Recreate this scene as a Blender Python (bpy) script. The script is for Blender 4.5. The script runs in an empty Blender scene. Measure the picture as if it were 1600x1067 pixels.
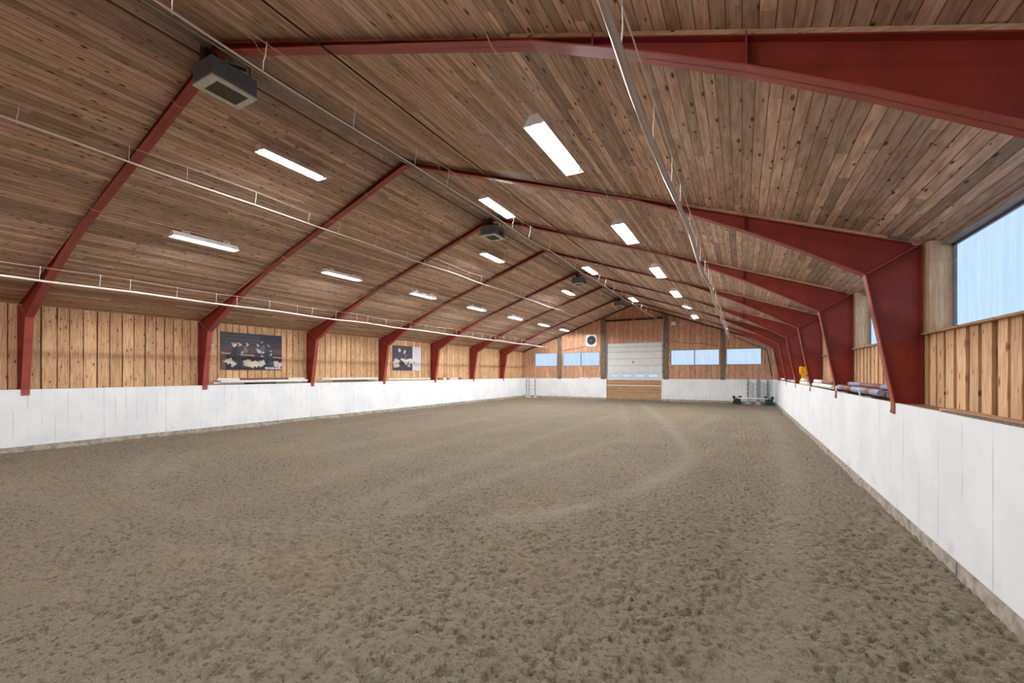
import bpy, bmesh, math, random
import numpy as np
from mathutils import Vector, Matrix
random.seed(7)
sc = bpy.context.scene
COL = sc.collection
PI = math.pi

# ------------------------------------------------------------------ measures
CX = -7.75                      # ridge line in plan (x)
H_CAM = 2.194
Y_END, Y_FRONT = 35.0, -5.0
KICK = 9.79                     # half width between the kick boards
WALL = 10.12                    # half width between the plank walls
ZK = 1.74                       # top of the kick boards
ROOF0, SLOPE = 7.78, 0.36
FRAMES = [4.0 + 4.5 * i for i in range(7)]
def roof(ax): return ROOF0 - SLOPE * ax      # ax = |x - CX|

# ------------------------------------------------------------------ colours / nodes
def srgb(r, g, b, a=1.0):
    f = lambda c: (c / 255) / 12.92 if c / 255 <= .04045 else ((c / 255 + .055) / 1.055) ** 2.4
    return (f(r), f(g), f(b), a)

class NT:
    def __init__(s, name):
        s.m = bpy.data.materials.new(name); s.m.use_nodes = True
        s.t = s.m.node_tree; s.t.nodes.clear()
        s.out = s.n('ShaderNodeOutputMaterial')
    def n(s, typ, **kw):
        x = s.t.nodes.new(typ)
        for k, v in kw.items():
            setattr(x, k, v)
        return x
    def link(s, a, b): s.t.links.new(a, b)
    def val(s, sock, v):
        if hasattr(v, 'is_linked') or isinstance(v, bpy.types.NodeSocket): s.link(v, sock)
        else: sock.default_value = v
    def math(s, op, a, b=None, c=None, clamp=False):
        x = s.n('ShaderNodeMath', operation=op, use_clamp=clamp)
        s.val(x.inputs[0], a)
        if b is not None: s.val(x.inputs[1], b)
        if c is not None: s.val(x.inputs[2], c)
        return x.outputs[0]
    def mix(s, fac, a, b, blend='MIX'):
        x = s.n('ShaderNodeMix', data_type='RGBA', blend_type=blend)
        s.val(x.inputs[0], fac); s.val(x.inputs[6], a); s.val(x.inputs[7], b)
        return x.outputs[2]
    def xyz(s, x=0., y=0., z=0.):
        c = s.n('ShaderNodeCombineXYZ')
        for i, v in enumerate((x, y, z)): s.val(c.inputs[i], v)
        return c.outputs[0]
    def obj(s):
        tc = s.n('ShaderNodeTexCoord'); sp = s.n('ShaderNodeSeparateXYZ')
        s.link(tc.outputs['Object'], sp.inputs[0]); return sp.outputs, tc.outputs['Object']
    def noise(s, vec, scale=5., detail=3., rough=.55, dist=0.):
        x = s.n('ShaderNodeTexNoise'); s.link(vec, x.inputs['Vector'])
        x.inputs['Scale'].default_value = scale; x.inputs['Detail'].default_value = detail
        x.inputs['Roughness'].default_value = rough; x.inputs['Distortion'].default_value = dist
        return x.outputs['Fac']
    def ramp(s, fac, lo, hi, a=0., b=1., smooth=True):
        x = s.n('ShaderNodeMapRange', interpolation_type='SMOOTHSTEP' if smooth else 'LINEAR')
        s.val(x.inputs[0], fac)
        for i, v in zip((1, 2, 3, 4), (lo, hi, a, b)): s.val(x.inputs[i], v)
        return x.outputs[0]
    def bsdf(s, color, rough=.6, normal=None, spec=.3, metal=0.):
        b = s.n('ShaderNodeBsdfPrincipled')
        s.val(b.inputs['Base Color'], color); s.val(b.inputs['Roughness'], rough)
        b.inputs['Specular IOR Level'].default_value = spec; b.inputs['Metallic'].default_value = metal
        if normal is not None: s.link(normal, b.inputs['Normal'])
        s.link(b.outputs[0], s.out.inputs[0]); return b
    def bump(s, h, strength=.3, dist=.01):
        x = s.n('ShaderNodeBump'); x.inputs['Strength'].default_value = strength
        x.inputs['Distance'].default_value = dist; s.link(h, x.inputs['Height']); return x.outputs[0]

def plain(name, col, rough=.55, spec=.3, metal=0., var=.12, vscale=9.):
    t = NT(name); o, v = t.obj()
    f = t.noise(v, vscale, 4.)
    c = t.mix(t.ramp(f, .3, .7), tuple(x * (1 - var) for x in col[:3]) + (1,), tuple(min(1, x * (1 + var)) for x in col[:3]) + (1,))
    t.bsdf(c, rough, None, spec, metal); return t.m

def wood(name, c1, c2, along='Y', across='X', board=None, knots=.075, kcol=srgb(70, 40, 24), vary=.45, gap=.05, streak=1.0, rough=.62):
    """timber: grain runs along one axis; boards either counted (board width) or one per mesh island"""
    t = NT(name); o, v = t.obj()
    ix = {'X': 0, 'Y': 1, 'Z': 2}
    l, a = o[ix[along]], o[ix[across]]
    third = o[[i for i in range(3) if i not in (ix[along], ix[across])][0]]
    if board:
        u = t.math('DIVIDE', a, board)
        bid = t.math('FLOOR', u)
        wn0 = t.n('ShaderNodeTexWhiteNoise', noise_dimensions='1D'); t.link(bid, wn0.inputs['W'])
        # boards butt end to end, every board with its own joint offset
        seg = t.math('FLOOR', t.math('ADD', t.math('DIVIDE', l, 4.4), wn0.outputs[0]))
        wn = t.n('ShaderNodeTexWhiteNoise', noise_dimensions='2D')
        t.link(t.xyz(bid, seg, 0.), wn.inputs['Vector']); rnd = wn.outputs[0]
        fr = t.math('FRACT', u)
        edge = t.math('MINIMUM', fr, t.math('SUBTRACT', 1.0, fr))
    else:
        g = t.n('ShaderNodeNewGeometry'); rnd = g.outputs['Random Per Island']; edge = None
    off = t.math('MULTIPLY', rnd, 53.0)
    vec = t.xyz(t.math('ADD', a, t.math('MULTIPLY', third, .7)), t.math('MULTIPLY', t.math('ADD', l, off), .07), off)
    grain = t.noise(vec, 34., 4., .6, .4)
    vec2 = t.xyz(a, t.math('MULTIPLY', t.math('ADD', l, off), .35), off)
    blot = t.noise(vec2, 3.2, 3.)
    c = t.mix(t.ramp(grain, .32, .68), c1, c2)
    c = t.mix(t.ramp(blot, .35, .75, 0., .35), c, tuple(x * .62 for x in c1[:3]) + (1,))
    fac = t.ramp(rnd, 0., 1., 1. - vary * .65, 1. + vary * .35, False)
    c = t.mix(1., c, t.xyz(fac, fac, fac), 'MULTIPLY')
    if knots:
        vo = t.n('ShaderNodeTexVoronoi', voronoi_dimensions='2D', feature='F1')
        wob = t.math('MULTIPLY', t.math('SUBTRACT', grain, .5), .25)
        t.link(t.xyz(t.math('ADD', t.math('MULTIPLY', a, 8.5), wob), t.math('MULTIPLY', t.math('ADD', l, off), 2.7), 0.), vo.inputs['Vector'])
        vo.inputs['Scale'].default_value = 1.
        sp = t.n('ShaderNodeSeparateColor'); t.link(vo.outputs['Color'], sp.inputs[0])
        k = t.ramp(t.math('DIVIDE', vo.outputs['Distance'], t.math('ADD', .45, sp.outputs[1])), knots, knots * 2.4, 1., 0.)
        k = t.math('MULTIPLY', k, t.ramp(sp.outputs[0], .25, .75, .1, .95))
        c = t.mix(k, c, kcol)
    hgt = grain
    if edge is not None:
        gp = t.ramp(edge, gap * .45, gap, 1., 0.)
        c = t.mix(t.math('MULTIPLY', gp, .82), c, tuple(x * .18 for x in c1[:3]) + (1,))
        hgt = t.math('SUBTRACT', t.math('MULTIPLY', grain, .25), gp)
    t.bsdf(c, rough, t.bump(hgt, .35, .006), .25)
    return t

# ---- materials
def mk_ceiling():
    t = wood('ceiling_planks', srgb(190, 152, 125), srgb(229, 200, 175), 'Y', 'X', board=.1155, knots=.06, vary=.62, gap=.055)
    # grey dust band along the ridge and a dark joint beside it
    o, v = t.obj()
    b = next(n for n in t.t.nodes if n.type == 'BSDF_PRINCIPLED')
    src = b.inputs['Base Color'].links[0].from_socket
    ax = t.math('ABSOLUTE', t.math('SUBTRACT', o[0], CX))
    d = t.noise(v, 1.3, 3.)
    dust = t.math('MULTIPLY', t.ramp(ax, .35, 1.1, .55, 0.), t.ramp(d, .25, .7, .5, 1.))
    c = t.mix(dust, src, srgb(110, 98, 94))
    ln = t.math('MAXIMUM', t.ramp(t.math('ABSOLUTE', t.math('SUBTRACT', o[0], CX - .4)), .012, .04, .85, 0.), t.ramp(ax, .01, .05, .8, 0.))
    c = t.mix(ln, c, srgb(42, 32, 30))
    t.link(c, b.inputs['Base Color'])
    return t.m
M = {}
M['ceiling'] = mk_ceiling()
M['wall_wood'] = wood('wall_boards', srgb(212, 160, 112), srgb(242, 202, 158), 'Z', 'Y', knots=.06, vary=.28, kcol=srgb(120, 66, 30)).m
M['wall_back'] = wood('wall_under_boards', srgb(112, 76, 48), srgb(156, 112, 74), 'Z', 'Y', knots=.1, vary=.3).m
M['end_wood'] = wood('end_wall_boards', srgb(190, 136, 104), srgb(226, 178, 144), 'Z', 'X', knots=.06, vary=.22, kcol=srgb(104, 58, 32)).m
M['end_back'] = wood('end_wall_under_boards', srgb(84, 54, 36), srgb(116, 78, 52), 'Z', 'X', knots=0, vary=.2).m
M['gate_wood'] = wood('gate_planks', srgb(168, 126, 84), srgb(206, 162, 116), 'X', 'Z', knots=.06, vary=.25).m
M['post_wood'] = wood('weathered_post', srgb(104, 88, 70), srgb(146, 128, 104), 'Z', 'X', knots=.05, vary=.2).m
M['jamb_wood'] = wood('jamb_timber', srgb(204, 166, 128), srgb(232, 204, 172), 'Z', 'Y', knots=.05, vary=.15).m
M['batten'] = wood('packing_timber', srgb(178, 138, 108), srgb(210, 172, 138), 'X', 'Z', knots=.04, vary=.15).m
M['grey_trim'] = wood('grey_trim_board', srgb(120, 104, 96), srgb(160, 142, 132), 'Y', 'X', knots=0, vary=.1).m
M['red'] = plain('red_steel', srgb(138, 50, 40), .42, .4, 0., .13, 2.5)
M['red_lit'] = plain('red_steel_lit', srgb(164, 76, 67), .45, .4, 0., .1, 3.)  # same red paint lightened: the light falling on the flanges is in the colour
M['white_metal'] = plain('white_enamel', srgb(236, 238, 238), .35, .4, 0., .03)
M['white_pole'] = plain('white_pole_paint', srgb(240, 238, 230), .45, .3, 0., .04, 20.)
M['brown_pole'] = plain('brown_pole_paint', srgb(142, 92, 78), .5, .3, 0., .12, 20.)
M['grey_pole'] = plain('lilac_grey_pole_paint', srgb(160, 158, 182), .4, .4, 0., .14, 25.)
M['green_pole'] = plain('dark_green_pole_paint', srgb(62, 88, 62), .5)
M['red_pole'] = plain('red_pole_paint', srgb(160, 52, 46), .45)
M['yellow'] = plain('yellow_plastic', srgb(244, 186, 12), .4, .4, 0., .05)
M['dark_green'] = plain('dark_green_plastic', srgb(30, 58, 62), .45, .4)
M['concrete'] = plain('footing_concrete', srgb(172, 162, 148), .9, .1, 0., .3, 7.)
M['grey_stand'] = plain('grey_stand_paint', srgb(140, 146, 156), .5)
M['galv'] = plain('galvanised_steel', srgb(150, 152, 156), .4, .5, .6)
M['dark_steel'] = plain('dark_steel', srgb(58, 46, 44), .5)
M['heater_grey'] = plain('heater_blue_grey', srgb(104, 114, 128), .5, .4)
M['heater_frame'] = plain('heater_pale_frame', srgb(206, 210, 206), .5)
M['heater_mesh'] = plain('heater_grille', srgb(104, 98, 88), .6, .3, 0., .25, 60.)
M['plastic_white'] = plain('white_plastic_pipe', srgb(240, 232, 220), .35, .4, 0., .03)
M['pipe_shaded'] = plain('shaded_white_pipe', srgb(184, 168, 156), .3, .5, 0., .03)  # white pipe plastic darkened, the shade on its underside put into the colour
M['cord'] = plain('pale_cord', srgb(214, 196, 180), .7, .2)
M['black'] = plain('black_plastic', srgb(30, 30, 32), .5)
M['fan_dark'] = plain('fan_dark_metal', srgb(70, 68, 72), .5)
M['brown_cable'] = plain('brown_cable', srgb(92, 54, 36), .6)
M['door_white'] = plain('door_white_panel', srgb(222, 222, 218), .5, .3, 0., .05, 2.)
M['door_frame_grey'] = plain('door_window_frame', srgb(146, 158, 182), .5)
M['win_frame'] = plain('window_frame_grey', srgb(120, 122, 130), .55)
M['dark_ledge'] = plain('ledge_board', srgb(132, 104, 78), .8)
M['stand_foot'] = plain('sandy_plastic_foot', srgb(206, 198, 184), .8)

def mk_kick(name, axis, period, amount):
    t = NT(name); o, v = t.obj()
    a = o[axis]; z = o[2]
    wob = t.math('MULTIPLY', t.math('SUBTRACT', t.noise(t.xyz(a, t.math('MULTIPLY', z, .4), 0.), 2.2, 2.), .5), .05)
    u = t.math('DIVIDE', t.math('ADD', a, wob), period)
    fr = t.math('FRACT', u); e = t.math('MINIMUM', fr, t.math('SUBTRACT', 1., fr))
    ln = t.ramp(e, .008 / period * .35, .008 / period, 1., 0.)
    mask = t.ramp(t.noise(t.xyz(t.math('MULTIPLY', t.math('FLOOR', t.math('ADD', u, .5)), 7.31), t.math('MULTIPLY', z, 1.3), 0.), 1., 3.), .44, .62)
    ln = t.math('MULTIPLY', t.math('MULTIPLY', ln, mask), amount)
    dirt = t.math('MULTIPLY', t.ramp(z, .15, .55, 1., 0.), t.ramp(t.noise(v, 3.1, 5.), .52, .75, 0., .3))
    sc1 = t.n('ShaderNodeTexVoronoi'); t.link(v, sc1.inputs['Vector']); sc1.inputs['Scale'].default_value = 3.4
    dots = t.ramp(sc1.outputs['Distance'], .025, .05, .55, 0.)
    c = t.mix(t.ramp(t.noise(v, 1.1, 3.), .3, .7), srgb(238, 240, 240), srgb(248, 249, 248))
    c = t.mix(dirt, c, srgb(150, 140, 128))
    c = t.mix(dots, c, srgb(110, 108, 104))
    c = t.mix(ln, c, srgb(112, 110, 108))
    t.bsdf(c, .55, t.bump(t.math('SUBTRACT', t.noise(v, 40., 2.), t.math('MULTIPLY', ln, 2.)), .15, .004), .3)
    return t.m
M['kick_side'] = mk_kick('kick_paint_long', 1, .27, .45)
M['kick_right'] = mk_kick('kick_paint_smooth', 1, .62, .55)
M['kick_end'] = mk_kick('kick_paint_end', 0, .235, .6)

def mk_sand():
    t = NT('arena_sand'); o, v = t.obj()
    fine = t.noise(v, 75., 4., .65)
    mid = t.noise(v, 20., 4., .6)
    big = t.noise(v, .55, 3.)
    at = t.n('ShaderNodeAttribute'); at.attribute_name = 'track'
    c = t.mix(t.ramp(fine, .3, .7), srgb(118, 107, 92), srgb(152, 141, 122))
    c = t.mix(t.ramp(mid, .34, .5, .75, 0.), c, srgb(78, 69, 56))  # dark where the bump is low: shade between clods put into the colour
    c = t.mix(t.ramp(big, .35, .65, .0, .35), c, srgb(150, 130, 106))
    c = t.mix(t.math('MULTIPLY', at.outputs['Fac'], .27), c, srgb(168, 157, 140))
    vo = t.n('ShaderNodeTexVoronoi'); t.link(v, vo.inputs['Vector']); vo.inputs['Scale'].default_value = 3.6
    sp = t.n('ShaderNodeSeparateColor'); t.link(vo.outputs['Color'], sp.inputs[0])
    chip = t.math('MULTIPLY', t.ramp(vo.outputs['Distance'], .018, .034, 1., 0.), t.math('GREATER_THAN', sp.outputs[0], .72))
    c = t.mix(chip, c, srgb(236, 224, 204))
    h = t.math('ADD', t.math('MULTIPLY', fine, .6), t.math('MULTIPLY', mid, 1.))
    t.bsdf(c, .95, t.bump(h, .9, .02), .08)
    return t.m
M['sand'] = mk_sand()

def mk_glow(name, col, strength, streak_axis=None):
    t = NT(name); o, v = t.obj()
    e = t.n('ShaderNodeEmission')
    if streak_axis is None:
        e.inputs[0].default_value = col
    else:
        s1 = t.noise(t.xyz(t.math('MULTIPLY', o[streak_axis], 5.), t.math('MULTIPLY', o[2], .5), 0.), 1.6, 4., .6)
        c = t.mix(t.ramp(s1, .3, .72), tuple(x * y for x, y in zip(col[:3], (.82, .89, .96))) + (1,), col)
        t.link(c, e.inputs[0])
    e.inputs[1].default_value = strength
    t.link(e.outputs[0], t.out.inputs[0]); return t.m
M['tube_low'] = mk_glow('fluorescent_tube_low', (.925, .975, 1.03, 1), 250.)  # near tubes set weaker to balance brightness along the hall
M['tube'] = mk_glow('fluorescent_tube_glow', (.925, .975, 1.03, 1), 335.)
M['tube_boosted'] = mk_glow('fluorescent_tube_boosted', (.925, .975, 1.03, 1), 490.)  # far tubes set stronger to brighten the dim far end
M['pane_side'] = mk_glow('frosted_pane_long', (.60, .78, 1., 1), 1.08, 1)
M['pane_end'] = mk_glow('frosted_pane_end', (.66, .82, 1., 1), .98, 0)
def mk_reflector(name, through):
    t = NT(name)
    d = t.n('ShaderNodeBsdfDiffuse'); d.inputs[0].default_value = (.86, .87, .87, 1)
    tr = t.n('ShaderNodeBsdfTranslucent'); tr.inputs[0].default_value = (.85, .87, .88, 1)
    m = t.n('ShaderNodeMixShader'); m.inputs[0].default_value = through
    t.link(d.outputs[0], m.inputs[1]); t.link(tr.outputs[0], m.inputs[2]); t.link(m.outputs[0], t.out.inputs[0])
    return t.m
M['reflector'] = mk_reflector('lamp_reflector', .0025)
M['top_cover'] = mk_reflector('lamp_top_cover', .012)

# ------------------------------------------------------------------ mesh builder
class MB:
    def __init__(s): s.bm = bmesh.new(); s.mi = 0
    def _tag(s, fs):
        for f in fs: f.material_index = s.mi
    def box(s, x0, y0, z0, x1, y1, z1, bevel=0.):
        if bevel:
            t = bmesh.new(); bmesh.ops.create_cube(t, size=1)
            for v in t.verts: v.co = Vector(((x0 + x1) / 2 + v.co.x * (x1 - x0), (y0 + y1) / 2 + v.co.y * (y1 - y0), (z0 + z1) / 2 + v.co.z * (z1 - z0)))
            bmesh.ops.bevel(t, geom=t.edges[:] + t.verts[:], offset=bevel, segments=2, affect='EDGES', profile=.6)
            s.merge(t); return s
        c = [s.bm.verts.new(p) for p in ((x0, y0, z0), (x1, y0, z0), (x1, y1, z0), (x0, y1, z0), (x0, y0, z1), (x1, y0, z1), (x1, y1, z1), (x0, y1, z1))]
        s._tag([s.bm.faces.new([c[i] for i in q]) for q in ((3, 2, 1, 0), (4, 5, 6, 7), (0, 1, 5, 4), (1, 2, 6, 5), (2, 3, 7, 6), (3, 0, 4, 7))])
        return s
    def merge(s, t):
        mp = {v: s.bm.verts.new(v.co) for v in t.verts}
        s._tag([s.bm.faces.new([mp[v] for v in f.verts]) for f in t.faces]); t.free()
    def prism(s, pts, d0, d1, plane='XZ'):
        """closed outline in a plane, extruded along the third axis"""
        def P(p, d):
            return {'XZ': (p[0], d, p[1]), 'YZ': (d, p[0], p[1]), 'XY': (p[0], p[1], d)}[plane]
        a = [s.bm.verts.new(P(p, d0)) for p in pts]; b = [s.bm.verts.new(P(p, d1)) for p in pts]
        n = len(pts)
        s._tag([s.bm.faces.new(a), s.bm.faces.new(b[::-1])] + [s.bm.faces.new((a[i], b[i], b[(i + 1) % n], a[(i + 1) % n])) for i in range(n)])
        return s
    def tube(s, pts, r, seg=8, cap=True):
        pts = [Vector(p) for p in pts]; rings = []
        rr = r if isinstance(r, (list, tuple)) else [r] * len(pts)
        for i, p in enumerate(pts):
            d = (pts[min(i + 1, len(pts) - 1)] - pts[max(i - 1, 0)]).normalized()
            u = d.cross(Vector((0, 0, 1)) if abs(d.z) < .9 else Vector((1, 0, 0))).normalized(); w = d.cross(u)
            rings.append([s.bm.verts.new(p + (u * math.cos(2 * PI * k / seg) + w * math.sin(2 * PI * k / seg)) * rr[i]) for k in range(seg)])
        fs = []
        for a, b in zip(rings, rings[1:]):
            fs += [s.bm.faces.new((a[k], a[(k + 1) % seg], b[(k + 1) % seg], b[k])) for k in range(seg)]
        for f in fs: f.smooth = seg > 4
        if cap: fs += [s.bm.faces.new(rings[0][::-1]), s.bm.faces.new(rings[-1])]
        s._tag(fs); return s
    def lathe(s, prof, seg=24, axis='Z', c=(0, 0, 0)):
        rings = []
        for r, h in prof:
            ring = []
            for k in range(seg):
                a = 2 * PI * k / seg
                p = (r * math.cos(a), r * math.sin(a), h) if axis == 'Z' else (r * math.cos(a), h, r * math.sin(a))
                ring.append(s.bm.verts.new((p[0] + c[0], p[1] + c[1], p[2] + c[2])))
            rings.append(ring)
        fs = []
        for a, b in zip(rings, rings[1:]):
            fs += [s.bm.faces.new((a[k], a[(k + 1) % seg], b[(k + 1) % seg], b[k])) for k in range(seg)]
        for f in fs: f.smooth = True
        fs += [s.bm.faces.new(rings[0][::-1]), s.bm.faces.new(rings[-1])]
        s._tag(fs); return s
    def build(s, name, mats, parent=None, loc=None):
        bmesh.ops.recalc_face_normals(s.bm, faces=s.bm.faces[:])
        me = bpy.data.meshes.new(name); s.bm.to_mesh(me); s.bm.free()
        for m in (mats if isinstance(mats, (list, tuple)) else [mats]): me.materials.append(m)
        o = bpy.data.objects.new(name, me); COL.objects.link(o)
        if parent: o.parent = parent
        if loc: o.location = loc
        return o

def tag(o, label, cat, group=None):
    o['label'] = label; o['category'] = cat
    if group: o['group'] = group
    return o
def thing(name, loc, label, cat, group=None, rotz=0.):
    o = bpy.data.objects.new(name, None); COL.objects.link(o)
    o.location = loc; o.rotation_euler = (0, 0, rotz); o.empty_display_size = .2
    return tag(o, label, cat, group)
def struct(o): o['kind'] = 'structure'; return o
def copy_tree(o, parent=None):
    c = o.copy(); COL.objects.link(c)
    if parent: c.parent = parent
    for ch in [x for x in bpy.data.objects if x.parent == o]: copy_tree(ch, c)
    return c

# ------------------------------------------------------------------ floor: loose arena sand
def vnoise(x, y, seed):
    rng = np.random.RandomState(seed); T = rng.rand(256, 256)
    xi = np.floor(x).astype(int); yi = np.floor(y).astype(int); fx = x - xi; fy = y - yi
    fx = fx * fx * (3 - 2 * fx); fy = fy * fy * (3 - 2 * fy)
    g = lambda i, j: T[i & 255, j & 255]
    return (g(xi, yi) * (1 - fx) + g(xi + 1, yi) * fx) * (1 - fy) + (g(xi, yi + 1) * (1 - fx) + g(xi + 1, yi + 1) * fx) * fy
TRACKS = [  # (points on the ground, half width, strength)
 ([(-3.2, 33.2), (-1.55, 32.97), (0.2, 30.79), (0.95, 27.24), (1.07, 20.79), (1.13, 16.11), (0.95, 11.8), (0.71, 8.39), (0.48, 6.25), (.25, 4.4), (-.2, 2.6)], .33, .7),
 ([(-6.15, 30.48), (-2.99, 19.91), (-1.7, 14.58), (-1.24, 12.39), (-1.3, 10.58), (-1.54, 9.41), (-2.0, 7.56), (-2.66, 6.21), (-3.36, 5.43)], .25, .95),
 ([(-7.84, 31.0), (-4.86, 20.4), (-3.16, 13.79)], .2, .6),
 ([(-1.07, 24.15), (-1.57, 20.13), (-1.98, 16.95)], .25, .7),
 ([(-5.89, 23.55), (-6.15, 13.77), (-5.83, 7.77), (-5.59, 5.0)], .3, .55),
 ([(-8.23, 29.36), (-8.5, 16.94), (-8.4, 9.64), (-7.62, 5.53)], .35, .5),
 ([(-3.47, 15.22), (-4.18, 10.6), (-4.61, 7.44), (-4.8, 5.06)], .25, .6),
 ([(-11.77, 27.45), (-10.8, 14.39), (-10.42, 7.97)], .4, .4),
 ([(-14.99, 6.08), (-11.73, 4.24), (-9.39, 3.57), (-6.99, 3.47), (-5.47, 3.87), (-4.65, 4.64)], .22, .4),
 ([(-15.53, 20.68), (-14.61, 11.17), (-13.67, 6.79), (-11.17, 4.53)], .35, .45),
 ([(-12.64, 2.55), (-9.87, 2.68), (-6.5, 2.71), (-4.61, 3.1)], .2, .3),
 ([(0.24, 19.63), (-0.53, 15.21), (-1.04, 12.3)], .2, .45)]
def catmull(p, n=14):
    p = [np.array(q, float) for q in p]; p = [2 * p[0] - p[1]] + p + [2 * p[-1] - p[-2]]; out = []
    for i in range(1, len(p) - 2):
        for k in range(n):
            t = k / n
            out.append(.5 * (2 * p[i] + (p[i + 1] - p[i - 1]) * t + (2 * p[i - 1] - 5 * p[i] + 4 * p[i + 1] - p[i + 2]) * t * t + (3 * p[i] - p[i - 1] - 3 * p[i + 1] + p[i + 2]) * t ** 3))
    out.append(p[-2]); return np.array(out)
def make_floor():
    xs = np.concatenate([np.arange(CX - KICK - .25, -10., .055), np.arange(-10., CX + KICK + .25, .02)])
    ys = np.concatenate([np.arange(Y_FRONT - .1, 1.6, .3), np.arange(1.6, 7.5, .02), np.arange(7.5, 13, .05), np.arange(13, Y_END + .06, .13)])
    X, Y = np.meshgrid(xs, ys)
    tr = np.zeros_like(X)
    for pts, w, st in TRACKS:
        c = catmull(pts)
        lo, hi = c.min(0) - 3 * w, c.max(0) + 3 * w
        mk = (X > lo[0]) & (X < hi[0]) & (Y > lo[1]) & (Y < hi[1])
        px, py = X[mk], Y[mk]; best = np.full(px.shape, 1e9)
        for a, b in zip(c[:-1], c[1:]):
            d = b - a; L = d @ d + 1e-9
            t = np.clip(((px - a[0]) * d[0] + (py - a[1]) * d[1]) / L, 0, 1)
            best = np.minimum(best, (px - a[0] - t * d[0]) ** 2 + (py - a[1] - t * d[1]) ** 2)
        tr[mk] = np.maximum(tr[mk], st * np.exp(-best / (w * w)))
    wob = .3 * vnoise(X * .9, Y * .9, 5)
    tr *= .55 + .75 * vnoise(X * 3.1, Y * 3.1, 9)
    # clods: several scales of billowed noise, with sharp pits between them
    R = lambda a, s: (X * math.cos(a) - Y * math.sin(a)) * s, 
    def rot(a, s, sx=1.): return (X * math.cos(a) - Y * math.sin(a)) * s * sx, (X * math.sin(a) + Y * math.cos(a)) * s
    n1 = np.abs(vnoise(*rot(.5, 11.), 1) * 2 - 1); n2 = np.abs(vnoise(*rot(1.3, 20.), 2) * 2 - 1)
    n3 = vnoise(*rot(.2, 3.2), 3); n4 = vnoise(*rot(2., 6.), 4); n5 = vnoise(*rot(.9, .8), 6)
    Z = .024 * (np.sqrt(n1) - .6) + .012 * (np.sqrt(n2) - .6) + .02 * (n3 - .5) + .016 * (n4 - .5) + .04 * (n5 - .5)
    pm = vnoise(*rot(.7, 22., .8), 11) * .55 + vnoise(*rot(1.9, 38., .8), 12) * .45
    pit = np.clip((.41 - pm) / .13, 0, 1); pit = pit * pit * (3 - 2 * pit)
    Z -= .044 * pit * np.clip(1.25 - tr, .2, 1)
    Z *= 1 - .35 * np.clip(tr, 0, 1)
    Z -= .018 * np.clip(tr, 0, 1)
    # sand banked unevenly against the footing
    side = np.clip((np.abs(X - CX) - (KICK - .35)) / .35, 0, 1)
    Z += side * (.05 * (vnoise(Y * 1.7, X * 0 + 3., 8) - .25))
    nx, ny = len(xs), len(ys)
    co = np.stack([X.ravel(), Y.ravel(), Z.ravel()], 1).astype(np.float32)
    i = np.arange(nx - 1)[None, :] + (np.arange(ny - 1) * nx)[:, None]
    q = np.stack([i, i + 1, i + 1 + nx, i + nx], -1).reshape(-1, 4).astype(np.int32)
    me = bpy.data.meshes.new('floor')
    me.vertices.add(len(co)); me.vertices.foreach_set('co', co.ravel())
    me.loops.add(q.size); me.loops.foreach_set('vertex_index', q.ravel())
    me.polygons.add(len(q)); me.polygons.foreach_set('loop_start', np.arange(0, q.size, 4, dtype=np.int32))
    me.update(calc_edges=True)
    me.polygons.foreach_set('use_smooth', np.ones(len(q), dtype=bool))
    at = me.attributes.new('track', 'FLOAT', 'POINT'); at.data.foreach_set('value', tr.ravel().astype(np.float32))
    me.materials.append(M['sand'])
    o = bpy.data.objects.new('floor', me); COL.objects.link(o); struct(o)
make_floor()

# ------------------------------------------------------------------ ceiling
b = MB()
e = 10.75
b.prism([(CX - e, roof(e)), (CX, ROOF0), (CX + e, roof(e)), (CX + e, roof(e) + .14), (CX, ROOF0 + .14), (CX - e, roof(e) + .14)], Y_FRONT - .2, Y_END + .3)
struct(b.build('ceiling', M['ceiling']))

# ------------------------------------------------------------------ plank walls (lapped boards over an under layer)
def wavy_board(b, a0, a1, z0, z1, top, plane, d0, d1, jit):
    """one board: outline with slightly waney edges; top(a) may slope"""
    n = 7; left = []; right = []
    for k in range(n + 1):
        t = k / n
        za = z0 + (min(z1, top(a0)) - z0) * t; zb = z0 + (min(z1, top(a1)) - z0) * t
        left.append((a0 + random.uniform(-jit, jit), za)); right.append((a1 + random.uniform(-jit, jit), zb))
    b.prism(left + right[::-1], d0, d1, plane)

def long_wall(name, sgn, z0, z1, face, period, width):
    """boards of a long wall; face = |x| of the board faces"""
    b = MB()
    x = CX + sgn * face
    b.mi = 0
    y = Y_FRONT + .05
    while y < Y_END - .02:
        w = width * random.uniform(.82, 1.14); g = (period - width) * random.uniform(.6, 1.5)
        wavy_board(b, y, min(y + w, Y_END), z0, z1, lambda a: 99, 'YZ', x, x + sgn * .028, .006)
        y += w + g
    b.mi = 1
    xx = CX + sgn * (face + .028)
    b.box(min(xx, xx + sgn * .08), Y_FRONT, .0, max(xx, xx + sgn * .08), Y_END + .1, z1)
    struct(b.build(name, [M['wall_wood'], M['wall_back']]))
long_wall('wall_left', -1, 1.66, roof(WALL) - .0, WALL, .292, .262)
long_wall('wall_right', 1, 1.66, 2.755, WALL, .31, .225)

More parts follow.
